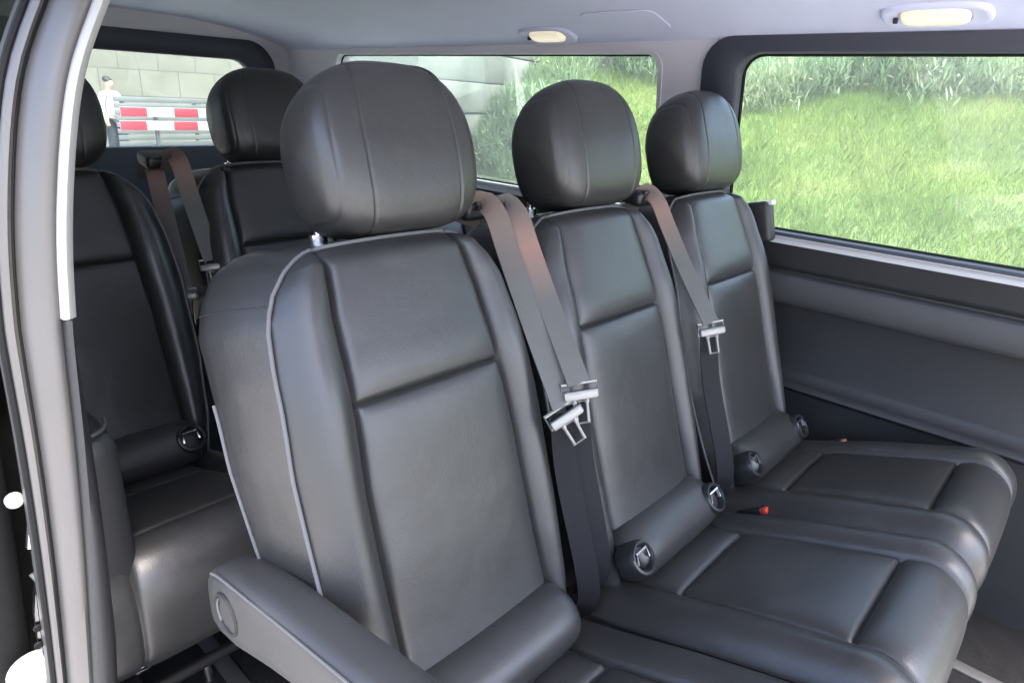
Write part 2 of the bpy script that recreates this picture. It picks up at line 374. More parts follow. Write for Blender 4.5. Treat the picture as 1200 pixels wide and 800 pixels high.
def build_roll(T, xc):
    rows = []; n = 28; y0, z0 = .515, -.797
    for t in np.linspace(-1, 1, 41):
        k = max(0, 1-abs(t)**9)**(1/4); rows.append([(xc+.158*t, y0+.066*k*math.cos(2*math.pi*j/n), z0+.054*k*math.sin(2*math.pi*j/n)) for j in range(n)])
    ob = MB().grid(rows, close_u=True).build('lumbar_roll', M['leather'], T, sharp=70)
    for s in (-1, 1):
        x = xc-.012+s*.140; c = Vector((x, .468, -.770)); ax = Vector((0, -.72, .62)).normalized(); u = Vector((1, 0, 0)); w = ax.cross(u)
        g = MB()
        for r0, r1, h0, h1 in ((.024, .024, -.02, .012), (.031, .031, -.02, .004)):
            pass
        prof = [(.033, -.03), (.033, .004), (.030, .011), (.025, .012), (.022, .006), (.021, -.022), (.0, -.024)]
        g.grid([[c+ax*h+(u*math.cos(2*math.pi*j/24)+w*math.sin(2*math.pi*j/24))*r for j in range(24)] for r, h in prof], close_u=True)
        go = g.build('isofix_guide', M['black_plastic'], T, sharp=50)
        a = [c+ax*.006+u*(-.017)+w*(-.006), c+ax*.012+u*(-.017)+w*.012, c+ax*.012+u*.014+w*.014, c+ax*.008+u*.017+w*-.004]
        MB().tube(a, .0032, 8).build('anchor_loop', M['chrome'], go)
        ar = [c+ax*.0125+(u*math.cos(t)+w*math.sin(t))*.0275 for t in np.linspace(.5, 2.9, 12)]
        MB().tube(ar, .0022, 8).build('guide_rim', M['black_plastic'], go)
def build_base(T, xc):
    mb = MB()
    mb.box((xc, .32, -.965), (.39, .42, .05), bev=.012)
    mb.build('seat_pan', M['rubber'], T)
    for x in (-.17, .17):
        for y in (.06, .5):
            MB().box((xc+x, y, -1.085), (.05, .075, .225), bev=.008).build('leg', M['black_plastic'], T)
    mb = MB(); mb.tube([(xc-.2, .08, -1.02), (xc+.2, .08, -1.02)], .011, 10); mb.build('adjuster_bar', M['rubber'], T)
def make_seat(name, label, xc, group):
    T = thing(name, label, 'van seat', (xc, .3, -1.2), group)
    build_backrest(T, xc); build_headrest(T, xc+.047); build_cushion(T, xc); build_roll(T, xc); build_base(T, xc)
    return T
SEATG = 'black leather van seats'
sA = make_seat('passenger_seat', 'nearest black leather seat with pale piping, beside the grey armrest and silver door pillar', SX, SEATG)  # a van seat, bolted in as one unit with its headrest
def place_seat(src, xc, y, label):
    c = copy_tree(src); c.location = (xc, y, -1.2+H); c['label'] = label; ORIG[c.name] = np.array((xc, y, -1.2)); return c
seats = [sA]
seats.append(place_seat(sA, SX+.48, .3, 'middle black leather seat of the nearer row, between two pairs of hanging seat belts'))
seats.append(place_seat(sA, SX+.96, .3, 'black leather seat in the nearer row right beside the large side window'))
ROW = .95
seats.append(place_seat(sA, .372, .3+ROW, 'rear row black seat half hidden behind the silver door pillar'))
seats.append(place_seat(sA, .885, .3+ROW, 'rear row black seat right of the rear belts, in front of the striped barrier'))
seats.append(place_seat(sA, 1.375, .3+ROW, 'rear row black seat hidden behind the nearest headrest, only its crown showing'))

for ch in seats[3].children:
    if ch.name.startswith(('headrest', 'post_collar')): ch.location.x -= .038
for ch in seats[5].children:
    if ch.name.startswith(('headrest', 'post_collar')): ch.location.z += .04 if 'collar' not in ch.name else 0
# armrests (near seat and the rear seat by the pillar)
def armrest(T, dx, dy):
    n = 20; rows = []
    ys = [(.848, .30, .012), (.842, .62, .030), (.825, .86, .046), (.79, 1, .056), (.74, 1, .060), (.64, 1, .052), (.52, 1, .046), (.40, 1, .044), (.30, 1, .042), (.26, .9, .036), (.238, .62, .026), (.23, .25, .01)]
    for y, wf, hf in ys:
        zt = interp([(.23,-.545),(.40,-.562),(.62,-.598),(.78,-.628),(.85,-.655)], y); zc = zt-.062 if y > .7 else zt-.05
        row = []
        for j in range(n):
            a = 2*math.pi*j/n; c, s = math.cos(a), math.sin(a); e = 4.2; rr = (abs(c)**e+abs(s)**e)**(-1/e)
            row.append((.318+dx+.036*wf*rr*c, y+dy, zc+hf*rr*s+(0 if s > 0 else -.012*(y > .6))))
        rows.append(row)
    mb = MB(); mb.grid(rows, close_u=True); mb.add(rows[0], [tuple(range(n))]); mb.add(rows[-1], [tuple(range(n))])
    ob = mb.build('armrest', M['arm_leather'], T, sharp=75)
    pts = [Vector((.318+dx-.0335, y+dy, interp([(.23,-.545),(.40,-.562),(.62,-.598),(.78,-.628),(.85,-.655)], y)-.013)) for y in np.linspace(.80, .27, 24)]
    MB().tube(pts, .0018, 6).build('piping', M['piping'], ob)
    c = Vector((.2815+dx, .755+dy, -.69))
    arc = [c+Vector((0, .030*math.cos(t), .030*math.sin(t))) for t in np.linspace(-1.2, 4.3, 24)]
    MB().tube(arc, .003, 6, closed=True).build('pivot_cap', M['thread'], ob)
    MB().tube([c+Vector((-.001, .024*math.cos(t), .024*math.sin(t))) for t in np.linspace(-.9, .7, 8)], .0022, 6).build('cap_rim', M['galv'], ob)
    MB().box((.335+dx, .80+dy, -.70), (.05, .05, .06), bev=.012).build('armrest_hinge', M['black_plastic'], T)
for ch in list(sA.children):               # the nearest seat has no guide at its inner end
    if ch.name.startswith('isofix_guide') and ch.data.vertices[0].co.x > 0:
        for g in list(ch.children): bpy.data.objects.remove(g)
        bpy.data.objects.remove(ch)
armrest(seats[0], 0, 0)
p = at(658, 682, 0, .752); MB().box((p[0], p[1]+.01, p[2]), (.020, .016, .085), rot=Matrix.Rotation(-.15, 3, 'Y'), bev=.005).build('buckle', M['black_plastic'], sA)
armrest(seats[3], .372-SX-.02, ROW-.02)

# buckles
def buckle(T, p, col, rot=.5):
    r = Matrix.Rotation(rot, 3, 'X')
    b = MB().box(p, (.026, .016, .06), rot=r, bev=.004).build('buckle', M['black_plastic'], T)
    q = Vector(p)+r @ Vector((0, 0, .034))
    MB().box(q, (.020, .012, .014), rot=r, bev=.003).build('release_button', col, b)
p = at(893, 592, 0, 1.312); buckle(seats[2], (p[0], p[1]+.02, p[2]-.026), M['red'], 1.0)
p = at(985, 513, 0, 1.72); buckle(seats[2], (p[0], p[1]+.02, p[2]-.026), M['pink'], 1.0)

# ------------------------------------------------------------------ seat belts
def ribbon(name, pts, w, brown_mix, parent, facing=(-.35, -.9, .2), th=.0014, twist=None, m='belt'):
    P, _, _ = smooth_path(pts, 46); f = Vector(facing).normalized(); top, bot, wr = [], [], []
    g = np.gradient(P, axis=0)
    for i, p in enumerate(P):
        t = Vector(g[i]).normalized(); s = t.cross(f).normalized()
        if twist: s = Matrix.Rotation(twist*i/45, 3, t) @ s
        n = s.cross(t).normalized()
        top.append([Vector(p)+s*(w*a)+n*th for a in (-.5, -.47, -.2, .2, .47, .5)]); bot.append([Vector(p)+s*(w*a)-n*th for a in (.5, .47, .2, -.2, -.47, -.5)])
        wr += [brown_mix(i/45)]*12
    rows = [a+b for a, b in zip(top, bot)]
    o = MB().grid(rows, close_u=True).build(name, M[m], parent, sharp=60)
    at_ = o.data.attributes.new('brown_mix', 'FLOAT', 'POINT'); at_.data.foreach_set('value', wr)
    return o
def latch_plate(p, T, ang=0.0, yaw=-.5, name='latch_plate'):
    R = Matrix.Rotation(yaw, 3, 'Z') @ Matrix.Rotation(-.35, 3, 'X') @ Matrix.Rotation(ang, 3, 'Y')
    def w(v): return Vector(p)+R @ Vector(v)
    mb = MB()
    fr = [(-.031,0,.013),(.031,0,.013),(.031,0,-.010),(-.031,0,-.010)]
    mb.tube([w(v) for v in fr], .0032, 8, closed=True)
    ob = mb.build(name, M['tongue'], T)
    MB().box(w((0, -.004, -.006)), (.060, .011, .016), rot=R, bev=.004).build('grip_bar', M['tongue'], ob)
    t = MB(); t.tube([w(v) for v in [(-.011,0,-.016),(-.010,0,-.052),(.010,0,-.052),(.011,0,-.016)]], .0032, 8, closed=True)
    t.tube([w((-.011,0,-.012)), w((-.011,0,-.02))], .004, 6); t.tube([w((.011,0,-.012)), w((.011,0,-.02))], .004, 6)
    t.build('tongue', M['tongue'], ob)
def belt(label, top, tong, low, ang, yaw, brownf, two=True, lower=True):
    T = thing('seat_belt', label, 'seat belt', tuple(low), 'seat belts between the seats')
    top, tong, low = map(np.array, (top, tong, low))
    mid = top*.5+tong*.5+np.array((0, -.004, -.006))
    ribbon('webbing', [top+np.array((0, .07, -.03)), top+np.array((0, .035, .012)), top, top*.8+tong*.2, mid, tong+np.array((0, .002, .012))], .041, brownf, T)
    if lower: ribbon('webbing', [tong+np.array((.0, .004, .0)), tong*.65+low*.35+np.array((0, .012, 0)), low, low+np.array((.01, .03, -.09))], .041, lambda t: 0, T, facing=(-.55, -.8, .2), m='shaded_belt')
    latch_plate(tuple(tong), T, ang, yaw)
    return T
brown1 = lambda t: .8*max(0, 1-abs(t-.3)/.3)**1.1
b1 = belt('left one of the paired seat belts beside the nearest seat, its metal tongue lower', at(580, 250, 0, .792), at(661, 485, 0, .768), at(690, 690, 0, .80), -.5, -.55, lambda t: .45*max(0, 1-abs(t-.2)/.3))
b2 = belt('right one of the paired seat belts beside the nearest seat, its metal tongue higher', at(606, 252, 0, .835), at(679, 458, 0, .80), at(702, 660, 0, .825), -.08, -.55, lambda t: .95*max(0, 1-abs(t-.38)/.25))
b3 = belt('seat belt with metal tongue hanging between the middle seat and the window seat', at(770, 235, 0, 1.288), at(833, 385, 0, 1.262), at(850, 555, 0, 1.285), -.12, -.55, brown1)
b4 = belt('rear row seat belt with metal tongue hanging down between the two rear headrests', at(181, 200, 0, .632), at(216, 345, 0, .625), at(232, 490, 0, .66), -.1, -.5, brown1)
b5 = belt('plain rear row seat belt without tongue, right of the other rear belt', at(210, 190, 0, .660), at(250, 310, 0, .675), at(256, 420, 0, .69), -.1, -.5, brown1, lower=False)

# shoulder guides on the seats
def guide(T, p, w=.09, d=.075, h=.035, tilt=.15):
    R = Matrix.Rotation(tilt, 3, 'X')
    g = MB().box(p, (w, d, h), rot=R, bev=.012, seg=3).build('belt_guide', M['black_plastic'], T)
    MB().box(Vector(p)+R @ Vector((0, -d*.45, h*.42)), (w*.7, .012, .012), rot=R, bev=.004).build('guide_lip', M['black_plastic'], g)
p = at(577, 238, 0, .81); guide(seats[0], (p[0]+.01, p[1]+.055, p[2]-.012), .10)
p = at(768, 226, 0, 1.29); guide(seats[1], (p[0]+.01, p[1]+.055, p[2]-.012), .08)
p = at(196, 182, 0, .655); guide(seats[4], (p[0], p[1]+.055, p[2]-.016), .085)
# shoulder belt outlet beside the window seat
p = at(903, 262, 0, 1.80); q = at(903, 240, 0, 1.80)
mb = MB().box((p[0], p[1]+.03, p[2]), (.045, .07, .11), rot=Matrix.Rotation(-.25, 3, 'X'), bev=.012, seg=3); o = mb.build('belt_outlet', M['grey_trim'], seats[2])
MB().box((q[0], q[1]+.015, q[2]+.002), (.030, .05, .014), rot=Matrix.Rotation(-.25, 3, 'X'), bev=.005).build('outlet_cap', M['sill'], o)

# ------------------------------------------------------------------ van body
VAN = thing('passenger_van', 'van interior shell with pale headliner, dark side panel and three windows around the seats', 'van', (1.03, 1.3, -1.7))
YF, YR = -.62, 3.2
def wx(z): return 1.85-.12*(z+.31)            # the upper body side leans inwards
def rrect(y0, y1, z0, z1, r, n=7):
    pts = []
    for cy, cz, a0 in ((y1-r, z1-r, 0), (y0+r, z1-r, 90), (y0+r, z0+r, 180), (y1-r, z0+r, 270)):
        for k in range(n):
            a = math.radians(a0+90*k/(n-1)); pts.append((cy+r*math.cos(a), cz+r*math.sin(a)))
    return pts
def holed(outer, holes, mapf):                 # flat panel with openings
    bm = bmesh.new(); es = []
    for lp in [outer]+holes:
        vs = [bm.verts.new(mapf(*p)) for p in lp]
        es += [bm.edges.new((vs[i], vs[(i+1) % len(vs)])) for i in range(len(vs))]
    bmesh.ops.triangle_fill(bm, use_beauty=True, use_dissolve=False, edges=es)
    bm.verts.index_update(); r = ([v.co.copy() for v in bm.verts], [[v.index for v in f.verts] for f in bm.faces]); bm.free(); return r
def ring(l1, l2): return [list(l1)+[l1[0]], list(l2)+[l2[0]]]
RX = lambda d: (lambda y, z: (wx(z)+d, y, z))
big_o = rrect(-.50, .955, -.322, .180, .085); big_i = rrect(-.44, .850, -.312, .138, .055)
rear_o = rrect(1.085, 2.78, -.322, .150, .055)
rear_i = rrect(1.10, 2.76, -.312, .137, .05)
mb = MB(); mb.add(*holed([(YF,-.335),(YR,-.335),(YR,.20),(YF,.20)], [big_o, rear_o], RX(0)))
mb.build('side_trim', M['pillar_trim'], VAN)
# dark surround of the big window: proud rim, then a reveal back to the glass
def surround(o, i, proud, name, m):
    f = RX(-proud)
    rows = [[RX(.012)(*p) for p in o], [f(*p) for p in o], [RX(-proud-.003)(p[0]*.97+q[0]*.03, p[1]*.97+q[1]*.03) for p, q in zip(o, i)], [RX(-proud-.001)(p[0]*.08+q[0]*.92, p[1]*.08+q[1]*.92) for p, q in zip(o, i)], [RX(-proud+.006)(*q) for q in i], [RX(.034)(*q) for q in i]]
    return MB().grid(rows, close_u=True).build(name, m, VAN, sharp=50)
w1 = surround(big_o, big_i, .012, 'window', M['surround'])
w2 = surround(rear_o, rear_i, .002, 'window', M['pillar_trim'])
def pane(loop, f, parent, d=.004, m='glass'):
    a = [f(*p) for p in loop]; b = [tuple(np.array(p)+np.array(d if hasattr(d, '__len__') else (d, 0, 0))) for p in a]; n = len(a)
    return MB().add(a+b, [tuple(range(n)), tuple(range(n, 2*n))]+[(k, (k+1) % n, n+(k+1) % n, n+k) for k in range(n)]).build('pane', M[m], parent, smooth=False)
pane(big_i, RX(.030), w1); pane(rear_i, RX(.030), w2)
MB().tube([RX(.027)(y, z) for y, z in big_i], .006, 8, closed=True).build('window_seal', M['rubber'], w1)
MB().tube([RX(.027)(y, z) for y, z in rear_i], .005, 8, closed=True).build('window_seal', M['rubber'], w2)
# sill and door panel, one profile along the van
def extrude(prof, y0, y1, name, m, parent, n=30, wob=0):
    rows = []
    for y in np.linspace(y0, y1, n): rows.append([(x, y, z) for x, z in prof])
    return MB().grid(rows).build(name, m, parent, sharp=55)
extrude([(1.895,-.310),(1.884,-.311),(1.865,-.318),(1.851,-.328),(1.846,-.337),(1.847,-.344)], YF, YR, 'window_sill', M['sill'], VAN)
sp = extrude([(1.847,-.344),(1.849,-.35),(1.853,-.40),(1.856,-.412),(1.868,-.418),(1.868,-.424)], YF, YR, 'side_panel', M['grey_trim'], VAN)
extrude([(1.868,-.424),(1.852,-.427),(1.846,-.434),(1.849,-.495),(1.853,-.507),(1.862,-.513),(1.872,-.517)], YF, YR, 'trim_band', M['trim_band'], sp)
extrude([(1.872,-.517),(1.878,-.54),(1.880,-.70),(1.874,-.722),(1.858,-.731),(1.846,-.738),(1.843,-.747),(1.852,-.757),(1.868,-.765),(1.87,-.80),(1.87,-1.2)], YF, YR, 'door_pocket_panel', M['grey_trim'], sp)
# headliner
def roofz(x, y): 
    t = abs(x-1.035); z = interp([(0,.275),(.3,.268),(.5,.247),(.6,.226),(.68,.205),(.73,.190),(.762,.174),(.86,.15)], t)
    return z-.012*max(0, y-.3)*.6
xs = [1.035+s*t for s, ts in ((-1, (.86,.82,.79,.762,.75,.73,.705,.68,.64,.6,.55,.5,.4,.3,.15)), (1, (0,.15,.3,.4,.5,.55,.6,.64,.68,.705,.73,.75,.762))) for t in ts]
rows = [[(x, y, roofz(x, y)) for x in xs] for y in np.linspace(-.66, YR-.02, 60)]
mb = MB(); mb.grid(rows); mb.grid([[(x, y, roofz(x, y)+.04) for x in xs] for y in np.linspace(-.68, YR+.02, 20)])
hl = mb.build('headliner', M['headliner'], VAN, sharp=60)
mb = MB(); mb.grid([[(x, y, roofz(x, y)+.055) for x in xs] for y in np.linspace(-.69, YR+.04, 20)]); mb.build('roof', M['paint'], VAN)
# dome lamps
def lamp(x, y, L, label=None):
    def P(dx, dy, h): return Vector((x+dx, y+dy, roofz(x+dx, y+dy)-h))
    def ring_(lx, ly, h): return [P(lx*np.sign(math.cos(a))*abs(math.cos(a))**.6, ly*np.sign(math.sin(a))*abs(math.sin(a))**.6, h) for a in np.linspace(0, 2*math.pi, 40, endpoint=False)]
    mb = MB(); mb.grid([ring_(.052, L*.80, -.004), ring_(.051, L*.79, .006), ring_(.046, L*.76, .010), ring_(.040, L*.70, .008), ring_(.034, L*.52, .005)], close_u=True)
    b = mb.build('dome_lamp', M['headliner'], VAN, sharp=60)
    mb = MB(); r = [ring_(.030, L*.5, .004), ring_(.029, L*.49, .012), ring_(.022, L*.46, .016), ring_(.008, L*.40, .017)]
    mb.grid(r, close_u=True); mb.add(r[-1], [tuple(range(40))]); mb.build('lens', M['lens'], b, sharp=60)
    mb = MB(); mb.tube([P(.0, L*.54, .012), P(0, L*.60, .012)], .006, 8); mb.build('switch', M['grey_trim'], b)
lamp(1.705, .395, .13); lamp(1.735, 1.475, .13)
# shallow ceiling moulding behind the second lamp
mb = MB(); ml = [(x, y) for x, y in rrect(1.60, 1.73, 1.02, 1.26, .03)]
mb.grid([[(x, y, roofz(x, y)-.001) for x, y in ml], [(x*.99+.0166, y*.98+.0228, roofz(x, y)-.0035) for x, y in ml]], close_u=True); mb.add([(x*.99+.0166, y*.98+.0228, roofz(x, y)-.0035) for x, y in ml], [tuple(range(len(ml)))])
mb.build('ceiling_moulding', M['headliner'], VAN)
p = at(136, 24, 2, .236); MB().box((p[0], p[1], p[2]+.004), (.26, .07, .03), bev=.013, seg=3).build('roof_hook', M['surround'], VAN)
# tailgate
RY = lambda d: (lambda x, z: (x, YR+d-.06*(z+.31), z))
tg_o = rrect(.36, 1.725, -.62, .178, .13, 9); tg_i = rrect(.50, 1.60, -.285, .088, .075, 9)
def bow(lp, k): return [(x, z+k*(1-((x-1.06)/.6)**2)*(z > -.1)) for x, z in lp]
tg_o, tg_i = bow(tg_o, .022), bow(tg_i, .018)
rows = [[RY(.03)(*p) for p in tg_o], [RY(-.015)(*p) for p in tg_o], [RY(-.02)(p[0]*.93+q[0]*.07, p[1]*.93+q[1]*.07) for p, q in zip(tg_o, tg_i)], [RY(-.02)(p[0]*.08+q[0]*.92, p[1]*.08+q[1]*.92) for p, q in zip(tg_o, tg_i)], [RY(-.012)(*q) for q in tg_i], [RY(.034)(*q) for q in tg_i]]
tg = MB().grid(rows, close_u=True).build('tailgate', M['surround'], VAN, sharp=50)
pane(tg_i, RY(.028), tg, (0, .004, 0))
mb = MB(); mb.add(*holed([(.24,-1.2),(1.86,-1.2),(1.86,.03),(1.80,.2),(1.6,.245),(1.035,.26),(.45,.24),(.26,.2)], [tg_o], RY(.0))); mb.build('rear_trim', M['pillar_trim'], VAN)
MB().box((1.05, YR-.05, -.9), (1.5, .03, .56), bev=.01).build('tailgate_lining', M['grey_trim'], tg)
# floor
mb = MB(); mb.box((1.06, 1.28, -1.225), (1.72, 3.85, .05), bev=.006); fl = mb.build('floor', M['floor'], VAN)
for x in (.42, .78, 1.25, 1.62):
    MB().box((x, 1.0, -1.197), (.035, 3.0, .008), bev=.003).build('floor_rail', M['trim_band'], fl)
MB().box((.215, 1.0, -1.22), (.045, 3.0, .05), bev=.01).build('door_step', M['paint'], VAN)
# left body side behind the door opening (lining seen past the pillar) and its outer skin
LRP, _, _ = smooth_path([(-1.25,.105),(-1.05,.125),(-.87,.147),(-.65,.172),(-.47,.189),(-.285,.203),(-.15,.221),(-.013,.253),(.083,.296),(.17,.342)], 300)
lr = lambda z: float(np.interp(z, LRP[:, 0], LRP[:, 1]))
zs = [.175]+list(np.linspace(.15, -1.25, 48))
mb = MB(); mb.grid([[(lr(z)-.02, y, z) for z in zs if z < -.30] for y in np.linspace(1.0, YR, 20)]); mb.build('side_lining', M['grey_trim'], VAN)
lu = lambda z: .20+.23*(z+.31)
lo_, li_ = [(1.0,-.32),(YR,-.32),(YR,.17),(1.0,.17)], rrect(1.12, 2.78, -.29, .13, .05)
mb = MB(); mb.add(*holed(lo_, [li_], lambda y, z: (lu(z), y, z))); wl = mb.build('window', M['pillar_trim'], VAN, smooth=False)
pane(li_, lambda y, z: (lu(z)-.01, y, z), wl, m='glass')
# door pillar
sec_face = [(-.008,.925),(-.013,.921),(-.022,.922),(-.032,.930),(-.040,.940)]
nar = lambda z: interp([(-.3, 1), (-.9, .68)], z)
def strip(sec, z0, z1, name, m, parent, n=50):
    rows = []
    for z in np.linspace(z0, z1, n): rows.append([(lr(z)+dx*(nar(z) if dx < 0 else 1), y, z) for dx, y in sec])
    return MB().grid(rows).build(name, m, parent, sharp=60)
pl = strip([(.004,1.02),(.004,.940),(-.006,.930),(-.010,.924),(-.016,.921),(-.026,.925),(-.034,.934),(-.040,.944),(-.043,.952),(-.043,.957),(-.047,.957),(-.052,.950),(-.056,.951),(-.059,.956),(-.060,.97),(-.061,1.02)], .16, -1.25, 'door_pillar', M['paint'], VAN)
strip([(.010,1.0),(.010,.934),(.007,.921),(-.002,.914),(-.008,.917),(-.010,.928)], .16, -.285, 'upper_trim', M['white_trim'], pl)
rows = []
for z in np.linspace(-.286, -1.2, 40):
    k = min(1, max(0, (-.286-z)/.5)); w = .006+.024*k
    rows.append([(lr(z)+dx, y, z) for dx, y in ((w,1.05),(w,.95),(w-.003,.925),(w-.012,.914),(.0,.912),(-.006,.918),(-.008,.93))])
MB().grid(rows).build('lower_trim', M['grey_trim'], pl, sharp=60)
MB().tube([(lr(z)-.0455*nar(z), .957, z) for z in np.linspace(.16, -1.2, 60)], .002, 8).build('weatherstrip', M['rubber'], pl)
MB().tube([(lr(z)-.062*nar(z), .966, z) for z in np.linspace(.16, -1.2, 60)], .005, 8).build('weatherstrip', M['rubber'], pl)
# sliding door pushed back along the outside of the body
sd = MB()
dx0 = lambda z: lr(z)-.072*nar(z)
rows = [[(dx0(z)+a, y, z) for z in np.linspace(.15, -.36, 20)] for a, y in ((.0,2.2),(.0,1.10),(-.006,1.075),(-.02,1.062),(-.045,1.062),(-.06,1.07),(-.065,1.10),(-.065,2.2))]
sdo = MB().grid(rows).build('sliding_door', M['paint'], VAN, sharp=60)
rows = [[(dx0(z)+a, y, z) for z in np.linspace(-.362, -1.22, 30)] for a, y in ((.004,2.2),(.004,1.09),(-.002,1.07),(-.02,1.057),(-.06,1.057),(-.075,1.07),(-.078,1.10),(-.078,2.2))]
MB().grid(rows).build('inner_panel', M['rubber'], sdo, sharp=60)
def disc(c, r, h, name, m, parent):
    prof = [(r, 0), (r, h*.6), (r*.85, h*.9), (r*.4, h), (0, h)]; c = Vector(c)
    return MB().grid([[c+Vector((rr*math.cos(t), -hh, rr*math.sin(t))) for t in np.linspace(0, 2*math.pi, 24, endpoint=False)] for rr, hh in prof], close_u=True).build(name, m, parent)
disc(at(40, 785, 1, 1.035), .036, .012, 'door_buffer', M['white_trim'], sdo)
disc(at(16, 585, 1, 1.035), .0115, .01, 'door_buffer', M['white_trim'], sdo)
lt = MB(); P1 = [at(u, v, 1, 1.035) for u, v in ((40,672),(47,668),(49,690),(58,720),(62,760),(52,772),(42,745),(38,715))]
lt.add([tuple(p) for p in P1]+[tuple(p+np.array((0,-.012,0))) for p in P1], [tuple(range(8)), tuple(range(8,16))]+[(k,(k+1)%8,8+(k+1)%8,8+k) for k in range(8)])
lto = lt.build('door_latch', M['chrome'], sdo, smooth=False)
MB().tube([at(37,672,1,1.035), at(44,682,1,1.03), at(52,668,1,1.035)], .004, 6).build('latch_claw', M['galv'], lto)
for u, v in ((44,735),(45,755)): disc(at(u, v, 1, 1.02), .006, .004, 'latch_bolt', M['rubber'], lto)
MB().tube([at(38,600,1,1.035), at(37,622,1,1.03), at(36,640,1,1.035)], .006, 8).build('door_striker', M['chrome'], sdo)
MB().box(tuple(at(12,170,1,1.035)), (.035, .02, .022), bev=.004).build('door_stop', M['rubber'], sdo)
p = at(150, 560, 1, .985); q = at(120, 508, 1, .985)
tr_ = MB().box((p[0]-.042, 1.32, (q[2]-.90)/2-.0), (.084, .68, q[2]+.90), bev=.038, seg=5).build('side_tray', M['grey_trim'], VAN, sharp=60)
MB().tube([(p[0]-.042+.036*math.cos(a), .985+.05+.05*math.sin(a)*-1, q[2]+.001) for a in np.linspace(0, math.pi, 14)], .003, 6).build('tray_rim', M['trim_band'], tr_)
# seat fixings on the floor seen under the armrest
for u, v in ((148,742),(240,775)):
    p = at(u, v, 2, -1.16); MB().tube([p, p+np.array((.0,-.01,-.05))], .011, 10).build('floor_bolt', M['chrome'], fl)
p = at(158, 790, 2, -1.18); MB().box(tuple(p), (.06, .012, .012), bev=.003).build('floor_bracket', M['chrome'], fl)

# ------------------------------------------------------------------ outside
def plane_obj(name, x0, x1, y0, y1, z, m):
    o = MB().add([(x0,y0,z),(x1,y0,z),(x1,y1,z),(x0,y1,z)], [(0,1,2,3)]).build(name, m, None, smooth=False); tag(o, kind='structure'); return o
plane_obj('ground', -300, 300, -300, 300, -1.7, M['asphalt'])
def bankz(x, y): return -1.7+.36*max(0, x-4.4)+.05*math.sin(x*1.3+y*.7)*min(1, max(0, x-4.6))+.03*math.sin(y*2.1-x)+.22*max(0, y-4.9)*min(1, max(0, (x-5.6)/1.6))
rows = [[(x, y, bankz(x, y) if x > 4.3 else -1.76) for x in np.linspace(4.2, 17, 60) for y in [-8+(14.2+.38*(x-6.6)+.35)*t]] for t in np.linspace(0, 1, 90)]
bk = MB().grid(rows).build('grass_bank', M['soil'], None); tag(bk, kind='structure')
def wally(x): return 6.55+.38*(x-6.6)          # line of the concrete wing wall
def mesh_np(name, V, F, m, label, cat):
    me = bpy.data.meshes.new(name); V = V.copy(); V[:, 2] += H
    me.vertices.add(len(V)); me.vertices.foreach_set('co', V.ravel())
    k = F.shape[1]; me.loops.add(F.size); me.loops.foreach_set('vertex_index', F.ravel().astype(np.int32))
    me.polygons.add(len(F)); me.polygons.foreach_set('loop_start', np.arange(0, F.size, k, dtype=np.int32))
    me.update(calc_edges=True); me.validate(); me.materials.append(m)
    o = bpy.data.objects.new(name, me); C.objects.link(o); return tag(o, label, cat, kind='stuff')
bz = np.vectorize(bankz)
def blades(n, xr, yr, hmin, hmax, w, clump):
    x = rng.uniform(*xr, n); y = rng.uniform(*yr, n)
    k = y < 6.45+.38*(x-6.6); x, y = x[k], y[k]; n = len(x)
    cl = .5+.5*np.sin(x*clump+np.sin(y*clump*.7)*2)*np.sin(y*clump*1.1+1.7*np.sin(x*clump*.6))
    h = rng.uniform(hmin, hmax, n)*(.55+.8*cl); a = rng.uniform(0, 2*np.pi, n); b = rng.uniform(0, 2*np.pi, n); lean = rng.uniform(.1, .75, n)*h
    z = bz(x, y)-.01; ww = w*rng.uniform(.6, 1.4, n)
    base = np.stack([x, y, z], 1); sd_ = np.stack([np.cos(a), np.sin(a), 0*a], 1)*ww[:, None]; ln = np.stack([np.cos(b)*lean, np.sin(b)*lean, h], 1)
    mid = base+ln*np.array((.35, .35, .6)); tip = base+ln
    V = np.stack([base-sd_, base+sd_, mid+sd_*.8, tip, mid-sd_*.8], 1).reshape(-1, 3)
    F = np.arange(n*5).reshape(n, 5); return V, F
V, F = blades(260000, (4.5, 10.2), (-1.5, 9), .03, .13, .0032, 2.1)
mesh_np('bank_grass', V, F, M['grass'], 'bright short grass growing over the bank outside the side windows', 'grass')
# tall weeds higher up the bank: upright stems of broad leaves
n = 13000; x = 9.2+5.2*rng.random(n)**1.3+.5*np.sin(rng.random(n)*6); y = rng.uniform(-2, 12, n)
edge = 9.4+.45*np.sin(y*1.1)+.3*np.sin(y*2.7); k = (x > edge-.5*rng.random(len(x))**3) & (y < 6.4+.38*(x-6.6)); x, y = x[k], y[k]; 
xb = rng.uniform(6.2, 11, 1500); yb = 6.45+.38*(xb-6.6)-.7*rng.random(1500)**2; x, y = np.r_[x, xb], np.r_[y, yb]   # and along the foot of the wall
n = len(x)
Vs = []; 
hh = np.where(x < 9, .6, 1)*rng.uniform(.45, 1.05, n)*(.75+.35*np.sin(x*2.2+1.3*np.sin(y*1.9)))
for lv in range(17):
    f = rng.random(n)**.8; a = rng.uniform(0, 2*np.pi, n); r = rng.uniform(.05, .2, n)
    c = np.stack([x+np.cos(a)*r, y+np.sin(a)*r, bz(x, y)+hh*f], 1); L = rng.uniform(.022, .06, n)[:, None]
    d = np.stack([np.cos(a), np.sin(a), np.where(rng.random(n) < .7, rng.uniform(.7, 2.2, n), rng.uniform(-.4, .6, n))], 1)*L; s = np.stack([-np.sin(a), np.cos(a), rng.uniform(-.4, .4, n)], 1)*L*.24
    Vs.append(np.stack([c-d, c-s, c+d, c+s], 1))
